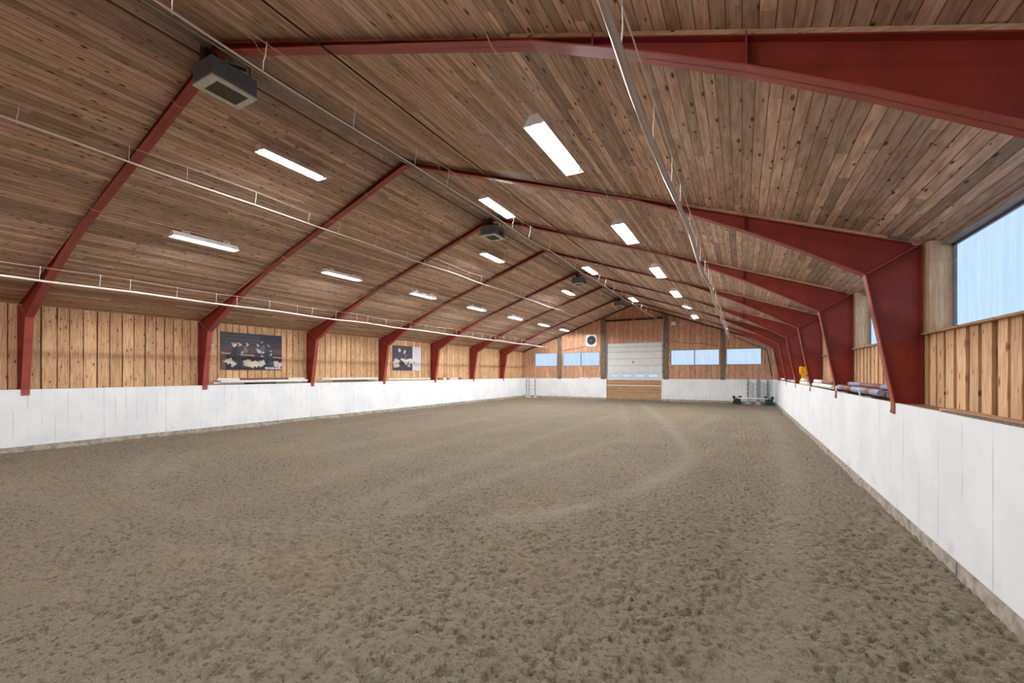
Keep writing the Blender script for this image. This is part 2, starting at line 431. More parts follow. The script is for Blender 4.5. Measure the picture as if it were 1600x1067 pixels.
def end_wall(name, yface, sgn, holes, door, mats):
    b = MB()
    cuts = sorted({CX - WALL, CX + WALL, CX} | {h[0] for h in holes} | {h[1] for h in holes})
    top = lambda x: roof(abs(x - CX)) - .004
    def spans(x0, x1, z0):
        xm = (x0 + x1) / 2; sp = [(z0, 99.)]
        for h in holes:
            if h[0] < xm < h[1]:
                n = []
                for a, c in sp:
                    if h[2] > a: n.append((a, min(c, h[2])))
                    if h[3] < c: n.append((max(a, h[3]), c))
                sp = [q for q in n if q[1] - q[0] > .01]
        return sp
    b.mi = 0
    x = CX - WALL
    while x < CX + WALL - .01:
        w = random.uniform(.33, .39); g = .022
        xe = min(x + w, CX + WALL)
        ed = [x] + [c for c in cuts if x + .004 < c < xe - .004] + [xe]
        for p, q in zip(ed, ed[1:]):
            for z0, z1 in spans(p, q, 1.66):
                b.prism([(p, z0), (q, z0), (q, min(z1, top(q))), (p, min(z1, top(p)))], yface, yface + sgn * .025)
        x = xe + g
    b.mi = 1
    for p, q in zip(cuts, cuts[1:]):
        for z0, z1 in spans(p, q, 0.):
            b.prism([(p, z0), (q, z0), (q, min(z1, top(q))), (p, min(z1, top(p)))], yface + sgn * .025, yface + sgn * .10)
    struct(b.build(name, mats))
YW = Y_END + .06
WIN_END = [(-16.56, -14.36, 2.80, 3.99, 1), (-13.86, -10.52, 2.80, 3.99, 2), (-4.88, -1.47, 2.80, 3.98, 2), (-1.02, 1.22, 2.81, 3.98, 1)]
DOOR = (-9.90, -5.51)
end_wall('wall_back', YW, 1, [w[:4] for w in WIN_END] + [(DOOR[0], DOOR[1], -1., 4.66)], None, [M['end_wood'], M['end_back']])
end_wall('wall_front', Y_FRONT, -1, [], None, [M['end_wood'], M['end_back']])

# ------------------------------------------------------------------ white kick boards, footings, ledges
def kick_long(sgn, name, mat):
    x0 = CX + sgn * KICK; x1 = x0 + sgn * .045
    b = MB(); b.box(min(x0, x1), Y_FRONT, .165, max(x0, x1), Y_END - .03, ZK)
    struct(b.build('baseboard_' + name, mat))
kick_long(-1, 'left', M['kick_side']); kick_long(1, 'right', M['kick_right'])
n = 0
for x0, x1, nm in ((CX - KICK, DOOR[0] - .03, 'back'), (DOOR[1] + .02, CX + KICK, 'back')):
    b = MB(); b.box(x0 + (.0 if n else .0), Y_END - .03, .165, x1, Y_END + .015, ZK); struct(b.build('baseboard_back', M['kick_end'])); n += 1
TN = [0]
def trim(b, mat):
    TN[0] += 1; return struct(b.build('trim_%d' % TN[0], mat))
for sgn in (-1, 1):        # cast footing under the kick boards, standing slightly proud
    b = MB(); y = Y_FRONT
    while y < Y_END:
        y1 = min(y + random.uniform(1.4, 2.6), Y_END)
        p = random.uniform(.0, .028); x = CX + sgn * (KICK - .004 - p); xb = CX + sgn * (KICK + .14)
        b.box(min(x, xb), y, -.1, max(x, xb), y1 - .006, .158 + random.uniform(-.012, .006)); y = y1
    trim(b, M['concrete'])
b = MB()
for x0, x1 in ((CX - KICK, DOOR[0] - .03), (DOOR[1] + .02, CX + KICK)): b.box(x0, Y_END - .05, -.1, x1, Y_END + .05, .162)
trim(b, M['concrete'])
for sgn in (-1, 1):        # ledge board behind the kick boards
    b = MB(); x0, x1 = CX + sgn * (KICK + .047), CX + sgn * (WALL - .004)
    for y0, y1 in zip([Y_FRONT] + FRAMES, FRAMES + [Y_END]):
        b.box(min(x0, x1), y0 + .1, ZK - .04, max(x0, x1), y1 - .1, ZK - .005)
    trim(b, M['dark_ledge'])

# ------------------------------------------------------------------ portal frames
LOW = [(9.43, 3.72), (8.6, 4.215), (7.78, 4.67), (6.8, 5.155), (5.85, 5.585)]      # lower edge of the haunch
RIDGE_LOW = 7.60
FW = .085
def X(s, ax): return CX + s * ax
def flange(pts, th, s, y0=-FW, y1=FW):
    """plate following a polyline (|x|, z), thickness th towards +normal"""
    up = []
    for i, p in enumerate(pts):
        a = Vector(pts[max(i - 1, 0)]); c = Vector(pts[min(i + 1, len(pts) - 1)]); d = (c - a).normalized()
        nrm = Vector((-d.y, d.x))
        if nrm.y < 0: nrm = -nrm
        up.append((p[0] + nrm.x * th, p[1] + nrm.y * th))
    return [(X(s, q[0]) - CX, q[1]) for q in pts] + [(X(s, q[0]) - CX, q[1]) for q in up[::-1]]
def build_frame(Y, label):
    root = thing('portal_frame', (CX, Y, 0), label, 'steel frame', 'red portal frames')
    for s in (-1, 1):
        S = lambda pts: [(s * a, z) for a, z in pts]
        # column: tapered web, outer flange, inner flange and foot plate
        b = MB()
        b.prism(S([(9.86, 0), (10.09, 0), (10.09, 4.115), (9.445, 3.735), (9.806, 1.75), (9.86, 1.70)]), -.006, .006)
        b.prism(S([(10.09, 0), (10.105, 0), (10.105, 4.12), (10.09, 4.115)]), -FW, FW)
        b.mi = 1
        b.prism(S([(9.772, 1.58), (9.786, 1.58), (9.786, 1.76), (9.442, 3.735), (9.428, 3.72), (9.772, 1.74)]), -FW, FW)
        col = b.build('column', [M['red'], M['red_lit']], root)
        for yy in (-.06, .06):
            b = MB(); b.box(s * 9.772 - .012, yy - .013, 1.60, s * 9.772 + .004, yy + .013, 1.626); b.build('bolt', M['galv'], col)
        # rafter: deep haunch near the eave, shallow towards the ridge
        b = MB()
        wt = .055
        up = [(9.95, roof(9.95) - wt), (9.0, roof(9.0) - wt), (7.5, roof(7.5) - wt), (5.85, roof(5.85) - wt), (.0, ROOF0 - wt)]
        lo = [(0., RIDGE_LOW)] + LOW[::-1]
        b.prism(S(lo + [(9.445, 3.735), (10.06, 4.095)] + up), -.006, .006)
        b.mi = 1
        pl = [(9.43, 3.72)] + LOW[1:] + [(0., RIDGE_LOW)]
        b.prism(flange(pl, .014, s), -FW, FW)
        b.mi = 0
        tp = [(9.98, roof(9.98) - wt - .012), (0., ROOF0 - wt - .012)]
        b.prism(flange(tp, .012, s), -FW, FW)
        b.build('rafter', [M['red'], M['red_lit']], root)
        # stiffener plates: at the knee and two in the haunch
        b = MB(); d = Vector((10.05 - 9.43, 4.09 - 3.72)).normalized(); nn = Vector((-d.y, d.x)) * .008
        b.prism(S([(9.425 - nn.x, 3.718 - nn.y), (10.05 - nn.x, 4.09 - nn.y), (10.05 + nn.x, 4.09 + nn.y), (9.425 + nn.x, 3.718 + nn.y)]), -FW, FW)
        b.build('knee_plate', M['red_lit'], root)
        for ax, zl in ((7.78, 4.68), (6.5, 5.30)):
            b = MB(); b.box(s * ax - .007, -FW + .004, zl, s * ax + .007, FW - .004, roof(ax) - .02); b.build('stiffener', M['red'], root)
        # timber packing between steel and ceiling planks
        b = MB(); b.prism(S([(9.7, roof(9.7) - wt + .002), (9.7, roof(9.7) - .003), (5.6, roof(5.6) - .003), (5.6, roof(5.6) - wt + .002)]), -.07, .07)
        b.build('packing_timber', M['batten'], root)
    return root
FL = ['nearest red steel portal frame, its deep beam filling the top right corner',
      'red portal frame whose left post stands just left of the wide dark banner',
      'red portal frame whose left post stands just right of the wide dark banner',
      'red portal frame whose left post stands just left of the small half white banner',
      'red portal frame whose left post stands just right of the small half white banner',
      'second farthest red portal frame before the end wall',
      'farthest red portal frame, last one before the end wall']
for Y, l in zip(FRAMES, FL): build_frame(Y, l)

# ------------------------------------------------------------------ windows of the right wall (one strip per bay)
WN = [0]
def side_window(y0, y1):
    WN[0] += 1
    root = bpy.data.objects.new('window_%d' % WN[0], None); COL.objects.link(root); root.location = (CX + WALL, y0, 2.75); struct(root)
    L = y1 - y0
    b = MB(); b.box(.28, .04, .02, .30, L - .04, 1.30); b.build('pane', M['pane_side'], root)
    b = MB()
    for a, c in ((.0, .06), (L - .06, L)): b.box(.25, a, .03, .29, c, 1.30)
    b.box(.25, .0, .03, .29, L, .075); b.box(.25, 0, 1.24, .31, L, 1.31)
    b.build('window_frame', M['win_frame'], root)
    for a in (-.13, L): b = MB(); b.box(.004, a, .0, .27, a + .13, roof(WALL + .1) - 2.75); b.build('jamb_post', M['jamb_wood'], root)
    b = MB(); b.box(-.05, -.13, .006, .29, L + .13, .032); b.build('window_sill', M['jamb_wood'], root)
    b = MB(); b.box(.13, .0, 1.27, .25, L, 1.33); b.build('head_trim', M['grey_trim'], root)
ys = [-5.0, -.5] + FRAMES + [35.2]  # first two bays lie out of view, their windows added for light
for a, c in zip(ys, ys[1:]): side_window(a + .24, c - .24)
for x0, x1, z0, z1, np_ in WIN_END:
    WN[0] += 1
    root = bpy.data.objects.new('window_%d' % WN[0], None); COL.objects.link(root); root.location = (x0, YW, z0); struct(root)
    W, Hh = x1 - x0, z1 - z0
    f = .035
    b = MB(); b.box(0, -.02, 0, W, .1, f); b.box(0, -.02, Hh - f, W, .1, Hh); b.box(0, -.02, f, f, .1, Hh - f); b.box(W - f, -.02, f, W, .1, Hh - f)
    if np_ == 2: b.box(W / 2 - .03, -.02, f, W / 2 + .03, .09, Hh - f)
    b.build('window_frame', M['win_frame'], root)
    for k in range(np_):
        p0, p1 = (f, W - f) if np_ == 1 else ((f, W / 2 - .03) if k == 0 else (W / 2 + .03, W - f))
        b = MB(); b.box(p0, .05, f, p1, .06, Hh - f); b.build('pane', M['pane_end'], root)

# ------------------------------------------------------------------ overhead door, kick gate and end wall posts
root = bpy.data.objects.new('door_1', None); COL.objects.link(root); root.location = (DOOR[0], YW, 1.66); struct(root)
W = DOOR[1] - DOOR[0]
zs = [0., .62, 1.17, 1.72, 2.27, 2.68, 2.99]
ys_ = .0
for i, (a, c) in enumerate(zip(zs, zs[1:])):
    b = MB()
    if i == 0:
        hw, gapw, z0, z1 = .80, .0, .17, .47
        xs_ = [.22 + k * 1.03 for k in range(4)]
        b.box(.015, -.02, a, W - .015, .03, z0); b.box(.015, -.02, z1, W - .015, .03, c - .012)
        ed = [.015] + [q for x in xs_ for q in (x, x + hw)] + [W - .015]
        for p, q in zip(ed[::2], ed[1::2]): b.box(p, -.02, z0, q, .03, z1)
    else:
        b.box(.015, -.02, a, W - .015, .03, c - .026, .008)
    pnl = b.build('door_panel', M['door_white'], root)
    if i == 0:
        for x in xs_:
            b = MB(); t = .03
            b.box(x, -.035, z0, x + hw, .02, z0 + t); b.box(x, -.035, z1 - t, x + hw, .02, z1); b.box(x, -.035, z0 + t, x + t, .02, z1 - t); b.box(x + hw - t, -.035, z0 + t, x + hw, .02, z1 - t)
            vf = b.build('vision_window', M['door_frame_grey'], pnl)
            b = MB(); b.box(x + t, .0, z0 + t, x + hw - t, .01, z1 - t); b.build('pane', M['pane_end'], pnl)
    if i == 2:
        b = MB(); b.lathe([(.035, 0), (.045, .02), (.045, .05), (.03, .06)], 14, 'Y', (W / 2 - .05, -.08, 1.47)); b.lathe([(.035, 0), (.04, .02), (.04, .05), (.03, .06)], 14, 'Y', (W / 2 - .05, -.08, 1.37))
        b.build('door_handle', M['black'], pnl)
b = MB(); b.box(.005, .034, .5, W - .005, .05, 2.99); b.build('seam_blocker', M['galv'], root)  # added sheet behind the panels, blocks sky light in the seams
for x in (-.07, W + .01):
    b = MB(); b.box(x, -.09, .2, x + .06, -.03, 4.55); b.build('door_track', M['galv'], root)
    for z in zs[1:-1]:
        b = MB(); b.box(x, -.105, z - .03, x + .07, -.09, z + .03); b.build('hinge', M['dark_steel'], root)
b = MB(); b.tube([(-.2, -.12, 4.86), (W + .2, -.12, 4.86)], .02, 8); b.build('shaft', M['dark_steel'], root)
for x0, x1 in ((-.05, W / 2 - .12), (W / 2 + .12, W + .05)):
    b = MB(); b.tube([(x0, -.12, 4.86), (x1, -.12, 4.86)], .075, 12); b.build('torsion_spring', M['dark_steel'], root)
b = MB(); b.box(W + .07, -.24, 4.55, W + .2, -.06, 4.8, .012); b.tube([(W + .14, -.17, 4.86), (W + .14, -.17, 5.06)], .06, 10); b.build('door_opener', M['galv'], root)

root = thing('kick_gate', (DOOR[0], Y_END - .03, 0), 'low brown plank gate closing the opening under the white overhead door', 'gate')
b = MB()
for k in range(7):
    b.box(.02, .0, .1 + k * .222, W - .05, .045, .1 + (k + 1) * .222 - .006, .004)
b.build('gate_planks', M['gate_wood'], root)
b = MB(); b.box(.02, -.03, 1.16, W - .05, -.001, 1.215); b.build('rail', M['white_pole'], root)
b = MB(); b.box(W * .55, -.012, .36, W - .05, -.001, .385); b.build('rail', M['jamb_wood'], root)
b = MB(); b.box(-.03, -.04, -.12, W + .02, .05, .095); b.build('threshold', M['grey_trim'], root)
b = MB(); b.box(W - .045, -.02, .12, W - .0, .03, 1.6); b.build('edge_post', M['white_pole'], root)
for x0, x1 in ((-14.30, -13.98), (-10.40, -10.02), (-5.38, -5.06), (-1.40, -1.10)):
    b = MB(); t = roof(abs((x0 + x1) / 2 - CX)) - .09
    b.box(x0, YW - .10, ZK - .05, x1, YW - .004, t, .008); trim(b, M['post_wood'])
# dark edge of the end frame let into the end wall
for pts in ([(-.47, 4.84), (1.57, 3.79)], [(1.57, 3.79), (1.85, 2.0)]):
    b = MB(); (ax, az), (bx, bz) = pts; d = Vector((bx - ax, bz - az)).normalized(); nn = Vector((-d.y, d.x)) * .022
    b.prism([(ax - nn.x, az - nn.y), (bx - nn.x, bz - nn.y), (bx + nn.x, bz + nn.y), (ax + nn.x, az + nn.y)], YW - .03, YW - .002); trim(b, M['dark_steel'])
# dark rafter edge along the top of the end wall
b = MB()
for s in (-1, 1):
    b.prism([(CX + s * 10.0, roof(10.0) - .1), (CX + s * 10.0, roof(10.0) - .006), (CX, ROOF0 - .006), (CX, ROOF0 - .1)], YW - .06, YW - .003)
trim(b, M['dark_steel'])

# ------------------------------------------------------------------ fluorescent lights
def make_light(style, label, loc, group):
    root = thing('fluorescent_light', loc, label, 'light', group)
    L, hw, tw, hh = .8, .16, .06, .14
    b = MB()     # folded sheet reflector, open below
    for g in (-1, 1):
        b.prism([(g * hw, 0), (g * (hw - .004), .014), (g * tw, hh), (g * (tw - .006), hh - .004), (g * (hw - .014), .002)], -L, L)
    b.mi = 1; b.box(-tw, -L, hh - .004, tw, L, hh)
    b.build('reflector', [M['reflector'], M['top_cover']], root)
    for y in (-L, L):
        b = MB(); b.prism([(-hw, 0), (-tw, hh), (tw, hh), (hw, 0)], y - .004, y + .004); b.build('end_plate', M['reflector'], root)
    for x in (-.075, .075):
        b = MB(); b.tube([(x, -L + .06, .042), (x, L - .06, .042)], .019, 10); tb = b.build('tube', M['tube_low' if loc[1] < 8 else 'tube' if loc[1] < 19.5 else 'tube_boosted'], root)
        for y in (-L + .04, L - .04):
            b = MB(); b.box(x - .022, y - .02, .02, x + .022, y + .02, .10, .004); b.build('lamp_holder', M['white_metal'], root)
    b = MB(); b.box(-.03, -L + .05, .055, .03, L - .05, .11); b.build('ballast_cover', M['white_metal'], root)
    if style == 'block':
        for y in (-.48, .52):
            zt = roof(abs(loc[0] - CX)) - loc[2] - .012
            b = MB(); b.box(-.045, y - .1, hh, .045, y + .1, zt - .0, .004); b.build('mounting_block', M['jamb_wood'], root)
    else:
        for y in (-L + .02, L - .02):
            zt = roof(abs(loc[0] - CX)) - loc[2] - .006
            b = MB(); b.tube([(-hw + .01, y, .01), (-.002, y, hh + .1), (0, y, zt), (.002, y, hh + .1), (hw - .01, y, .01)], .004, 6)
            b.build('hanger_wire', M['cord'], root)
    return root
ORD = ['nearest', 'second nearest', 'third nearest', 'fourth nearest', 'fifth nearest', 'sixth nearest', 'seventh nearest', 'farthest']
for k in range(-1, 8):
    if k < 0: lb = 'unseen fluorescent light added as fill, continuing the lowest left row'  # out of view, added to fill light behind the camera
    elif k == 0: lb = 'nearest white fluorescent light of the lowest left row, cut off at the far left'
    else: lb = '%s white fluorescent light in the lowest row along the left roof slope' % ORD[k]
    y = 1.75 + 4.5 * k
    if y > 33: y = 32.9
    make_light('block', lb, (-12.85, y, roof(12.85 - 7.75) - .235), 'lights of the lowest left row')
for y, lb in ((-2.75, 'unseen fluorescent light added as fill near the ridge behind the camera, left slope'), (6.3, 'lit fluorescent light high on the left roof slope, nearest of its row'), (15.35, 'lit fluorescent light high on the left slope, middle one of its row'), (24.2, 'lit fluorescent light high on the left slope, farthest of its row')):  # first lamp here is unseen, added for fill light
    make_light('block', lb, (-9.2, y, roof(9.2 - 7.75) * 1.0 - 0 - .25 if False else roof(1.45) - .25), 'lights of the upper left row')
for y, lb in ((1.6, 'unseen fluorescent light added as fill right of the ridge above the camera'), (10.5, 'lit fluorescent light just right of the ridge, nearest of its row'), (18.9, 'lit fluorescent light just right of the ridge, middle one of its row'), (27.7, 'lit fluorescent light just right of the ridge, farthest of its row')):  # first lamp of this row is out of view, added as fill
    make_light('wire', lb, (-6.12, y, roof(1.63) - .32), 'lights right of the ridge')
RL = [('unseen fluorescent light added as fill to the right slope row, behind the camera', -2.9), ('unseen fluorescent light added as fill to the right slope row, above the camera', 1.5),  # these two lamps are out of view, added to light the near end
      ('largest and nearest glowing fluorescent light, on the right roof slope', 5.95), ('second nearest glowing fluorescent light on the right roof slope', 10.3),
      ('third nearest glowing fluorescent light on the right roof slope', 14.75), ('fourth nearest glowing fluorescent light on the right roof slope', 19.1),
      ('tilted fluorescent light, fifth nearest on the right roof slope', 23.2), ('farthest glowing fluorescent light on the right roof slope', 27.4)]
for lb, y in RL:
    r = make_light('wire', lb, (-2.45, y, roof(5.3) - .36), 'lights of the right slope row')
    if 'tilted' in lb:
        r.rotation_euler = (math.radians(4), math.radians(14), 0)

# ------------------------------------------------------------------ ceiling heaters under the ridge
def make_heater(Y, label):
    root = thing('ceiling_heater', (-7.83, Y, 7.02), label, 'heater', 'grey heaters under the ridge')
    hx, hy, hz = .29, .37, .34
    b = MB(); b.box(-hx, -hy, .02, hx, hy, hz, .015); body = b.build('body', M['heater_grey'], root)
    b = MB(); b.box(-hx - .004, -hy - .004, 0, -hx + .09, hy + .004, .03); b.box(hx - .09, -hy - .004, 0, hx + .004, hy + .004, .03); b.box(-hx + .09, -hy - .004, 0, hx - .09, -hy + .13, .03); b.box(-hx + .09, hy - .1, 0, hx - .09, hy + .004, .03)
    fr = b.build('bottom_frame', M['heater_frame'], root)
    b = MB()
    for k in range(12):
        x = -hx + .095 + k * (2 * hx - .19) / 11; b.box(x - .004, -hy + .13, .004, x + .004, hy - .1, .016)
    b.box(-hx + .09, -hy + .13, .012, hx - .09, hy - .1, .019)
    b.build('grille', M['heater_mesh'], root)
    for x, y in ((-.2, -.3), (.2, -.3), (-.2, .3), (.2, .3)):
        b = MB(); b.tube([(x, y, hz - .005), (x * .8, y, roof(abs(x * .8 - .05)) - 7.02 - .01)], .011, 6); b.build('hanger', M['dark_steel'], root)
    b = MB(); b.box(-.07, -.36, hz, .07, -.16, hz + .2, .01); b.tube([(-.0, -.2, hz + .1), (.05, .1, hz + .16), (.06, .3, hz + .22)], .03, 8); b.build('valve', M['dark_steel'], root)
    if Y > 5: b = MB(); b.box(hx - .001, -.02, .09, hx + .006, .22, .2); b.build('side_louvre', M['black'], body)
make_heater(4.12, 'nearest grey heater box with pale grille frame hanging under the ridge')
make_heater(13.05, 'second nearest grey heater box with pale grille frame hanging under the ridge')
make_heater(22.2, 'third nearest grey heater box hanging under the ridge')
make_heater(30.9, 'farthest grey heater box under the ridge, before the end wall')

# ------------------------------------------------------------------ water pipes on hangers, hoses and cables
def make_pipe(x, z, dz, y0, y1, hang, label, tilt=0., sag=.015, strap=.022, hm=None, r=.022, pm=None):
    root = thing('sprinkler_pipe', (x, y0, z), label, 'pipe', 'white pipes strung under the roof')
    L = y1 - y0
    b = MB(); pts = [(.03 * math.sin(k * .9), k * L / 40, sag * math.sin(k * 1.3)) for k in range(41)]
    b.tube(pts, r, 10); b.build('pipe', pm or M['plastic_white'], root)
    b = MB()
    pw = []
    for k in range(81):
        y = k * L / 80; pw.append((tilt, y, dz + .02 * math.sin(k * .7)))
    b.tube(pw, .006, 5); b.build('wire', M['cord'], root)
    for y in hang:
        if y0 < y < y1:
            b = MB(); j = random.uniform(-.02, .02)
            b.tube([(tilt, y - y0 + j, dz + .02), (tilt * .6 + .005, y - y0 + j * .5, dz * .55), (tilt * .2 - .006, y - y0, dz * .3), (0, y - y0, -.012)], [strap * .2, strap * .33, strap * .3, strap * .25], 5)
            b.build('hanger', hm or M['plastic_white'], root)
hg = lambda a, st, n: [a + st * i + .18 * math.sin(i * 2.1) for i in range(n)]
make_pipe(-15.0, 4.45, .32, .4, 34.5, hg(.8, .95, 36), 'lowest white pipe hung on short straps along the left side', .05, r=.028)
make_pipe(-10.5, 6.31, .29, 1.2, 34.5, hg(2.3, 1.3, 25), 'white pipe hung on straps halfway up the left roof slope', .05, r=.019)
make_pipe(-5.65, 6.25, .36, .3, 34.6, hg(.9, 1.35, 25), 'white pipe hung just right of the ridge line', .06, r=.015)
make_pipe(-.80, 4.58, .42, .4, 33.5, hg(1.1, 1.15, 28), 'white pipe hung with twisted straps along the right roof slope', .0, r=.034, pm=M['pipe_shaded'])
def ceiling_cable(x, y0, y1, drop, label, mat, r=.008, name='ceiling_cable'):
    b = MB(); pts = []
    y = y0
    while y <= y1:
        near = min(abs(y - f) for f in FRAMES)
        d = drop
        if near < .16: d = roof(abs(x - CX)) - beam_low(abs(x - CX)) + .03
        pts.append((x, y, roof(abs(x - CX)) - d)); y += .15
    b.tube(pts, r, 5)
    return tag(b.build(name, mat), label, 'cable', 'cables along the ceiling')
def beam_low(ax):
    p = [(0., RIDGE_LOW)] + LOW[::-1]
    for (a, za), (c, zc) in zip(p, p[1:]):
        if a <= ax <= c: return za + (zc - za) * (ax - a) / (c - a)
ceiling_cable(-12.78, .2, 34.6, .05, 'thin pale cable joining the lights of the lowest left row', M['cord'])
ceiling_cable(-9.12, .2, 34.6, .05, 'thin pale cable joining the upper lights on the left slope', M['cord'])
ceiling_cable(-2.38, .2, 34.6, .05, 'thin pale cable joining the lights on the right slope', M['cord'], .006)
ceiling_cable(-6.55, .2, 34.6, .03, 'thin pale cable on the ceiling close to the ridge', M['cord'], .007)
b = MB(); b.tube([(-4.98 + .01 * math.sin(k * .7), .2 + k * .6, 6.60 + .008 * math.sin(k * 1.1)) for k in range(58)], .014, 8)
tag(b.build('hanging_cable', M['dark_steel']), 'dark cable hung under the beams along the right slope near the ridge', 'cable')
# service pipes in the ridge
b = MB(); b.tube([(-7.42 + .01 * math.sin(k), .2 + k, 7.45 + .008 * math.sin(k * 1.7)) for k in range(35)], .02, 8)
tag(b.build('ridge_pipe', M['galv']), 'thin galvanised pipe running under the ridge beside the heaters', 'pipe')

# ------------------------------------------------------------------ banners on the left wall
def paint(W, H, nx, ny, fn):
    """printed picture: a fine grid whose colours are the print"""
    me = bpy.data.meshes.new('print')
    co, fc = [], []
    for j in range(ny + 1):
        for i in range(nx + 1): co.append((0., i * W / nx, j * H / ny))
    for j in range(ny):
        for i in range(nx): a = j * (nx + 1) + i; fc.append((a, a + 1, a + nx + 2, a + nx + 1))
    me.from_pydata(co, [], fc); me.update()
    at = me.attributes.new('ink', 'FLOAT_COLOR', 'POINT')
    for k, p in enumerate(co): at.data[k].color = srgb(*fn(p[1] / W, p[2] / H))
    return me
t = NT('printed_vinyl'); at = t.n('ShaderNodeAttribute'); at.attribute_name = 'ink'; t.bsdf(at.outputs['Color'], .5, None, .3); M['print'] = t.m
M['vinyl_edge'] = plain('banner_board_edge', srgb(60, 58, 66), .6)
def h2(i, j): return (math.sin(i * 127.1 + j * 311.7) * 43758.5453) % 1.
def blend(a, b, f): return tuple(p + (q - p) * max(0, min(1, f)) for p, q in zip(a, b))
def ell(u, v, cx, cy, rx, ry, soft=.25):
    d = math.sqrt(((u - cx) / rx) ** 2 + ((v - cy) / ry) ** 2); return (1 - d) / soft
def fleece(u, v): return blend((196, 182, 164), (236, 226, 210), h2(int(u * 60), int(v * 40)))
def pic_big(u, v):
    c = blend((58, 56, 70), (84, 74, 80), .5 + .5 * math.sin(v * 70)) if v > .48 else (50, 46, 56)
    if v > .45 and v < .62: c = blend(c, (104, 72, 66), .6)
    if u > .6 and v > .6: c = blend(c, (44, 44, 66), .5)
    if abs(v - (.44 - .09 * u)) < .022: c = (164, 132, 122)               # bench plank
    if u < .07 and v < .4: c = (112, 84, 74)
    u += .012 * math.sin(37 * v + 5) + .007 * math.sin(83 * v + 40 * u); v += .016 * math.sin(41 * u) + .012 * math.sin(97 * u + 31 * v)
    for cx, cy, rx, ry in ((.13, .22, .09, .08), (.18, .15, .06, .05), (.5, .16, .19, .105), (.66, .22, .06, .09), (.42, .22, .1, .06), (.92, .17, .11, .1)):
        f = ell(u + .012 * math.sin(v * 90), v + .015 * math.sin(u * 80), cx, cy, rx, ry)
        if f > 0: c = blend(c, fleece(u, v), f)
    for cx, cy, rx, ry, k in ((.22, .47, .085, .15, (46, 48, 62)), (.27, .27, .07, .17, (44, 46, 60)), (.3, .55, .05, .1, (70, 66, 80)), (.38, .55, .035, .1, (128, 112, 120)), (.58, .37, .06, .16, (42, 44, 56)), (.6, .52, .05, .07, (190, 190, 196)),
                              (.66, .6, .05, .12, (96, 96, 104)), (.75, .42, .09, .24, (54, 54, 62)), (.8, .25, .07, .15, (62, 60, 64)), (.73, .25, .03, .2, (40, 40, 50))):
        f = ell(u, v, cx, cy, rx, ry)
        if f > 0: c = blend(c, blend(k, (120, 118, 122), .5 * (h2(int(u * 90), int(v * 60)) > .8)), f)
    for cx, cy, rx, ry in ((.18, .68, .03, .06), (.21, .67, .025, .05), (.28, .67, .026, .05), (.4, .69, .024, .045), (.565, .68, .022, .04), (.655, .79, .015, .03), (.75, .68, .02, .03), (.32, .49, .02, .03), (.66, .4, .018, .03)):
        f = ell(u, v, cx, cy, rx, ry)
        if f > 0: c = blend(c, (216, 190, 172), f)
    for cx, cy in ((.8, .55), (.81, .45), (.66, .5)):
        f = ell(u, v, cx, cy, .012, .03)
        if f > 0: c = blend(c, (225, 225, 230), f)
    return c
def pic_small(u, v):
    if u > .69:
        c = blend((206, 200, 206), (226, 222, 224), h2(int(u * 70), int(v * 50)))
        if ell(u, v, .75, .33, .03, .03) > 0: c = (120, 108, 108)
        return c
    u += .014 * math.sin(31 * v + 5) + .008 * math.sin(73 * v + 40 * u); v += .014 * math.sin(37 * u) + .01 * math.sin(87 * u)
    c = blend((64, 62, 76), (78, 74, 88), h2(int(u * 50), int(v * 40)))
    for cx, cy, rx, ry in ((.12, .28, .14, .21), (.35, .42, .1, .07), (.6, .38, .16, .13), (.46, .32, .07, .12), (.52, .2, .04, .05), (.58, .22, .03, .08), (.72, .3, .05, .1)):
        f = ell(u + .01 * math.sin(v * 60), v, cx, cy, rx, ry)
        if f > 0: c = blend(c, fleece(u, v), f)
    for cx, cy, rx, ry in ((.24, .27, .025, .11), (.31, .3, .02, .1), (.37, .26, .03, .1), (.54, .33, .02, .08), (.62, .2, .03, .08)):
        f = ell(u, v, cx, cy, rx, ry)
        if f > 0: c = blend(c, (52, 50, 60), f)
    for cx, cy, rx, ry in ((.22, .82, .05, .085), (.4, .77, .04, .09)):
        f = ell(u, v, cx, cy, rx, ry)
        if f > 0: c = blend(c, (222, 196, 178), f)
    if v < .1: c = blend(c, (58, 56, 70), .7)
    if abs(u - .43) < .01 and .45 < v < .7: c = (150, 140, 145)
    return c
def banner(y0, y1, z0, z1, fn, label, text=None):
    root = thing('banner', (CX - WALL + .03, y0, z0), label, 'banner')
    W, H = y1 - y0, z1 - z0
    b = MB(); b.box(-.026, 0, 0, 0, W, H); b.build('backing_board', M['vinyl_edge'], root)
    me = paint(W, H, 110, 72, fn); me.materials.append(M['print'])
    o = bpy.data.objects.new('printed_picture', me); COL.objects.link(o); o.parent = root; o.location = (.003, 0, 0)
    if text:
        cu = bpy.data.curves.new('lettering', 'FONT'); cu.body = text; cu.size = .13; cu.extrude = .001; cu.align_x = 'RIGHT'; cu.offset = .004
        cu.materials.append(M['white_metal'])
        lt = bpy.data.objects.new('lettering', cu); COL.objects.link(lt)
        dg = bpy.context.evaluated_depsgraph_get(); me2 = bpy.data.meshes.new_from_object(lt.evaluated_get(dg))
        bpy.data.objects.remove(lt)
        o = bpy.data.objects.new('lettering', me2); COL.objects.link(o); o.parent = root
        o.rotation_euler = (PI / 2, 0, PI / 2); o.location = (.006, W - .03, .03)
banner(9.21, 11.70, 2.33, 3.82, pic_big, 'wide dark photo banner of people seated on pale fleeces, on the left wall', 'RINGSLÅNG')
banner(18.48, 20.93, 2.36, 3.82, pic_small, 'smaller photo banner with a pale blank right third, on the left wall')

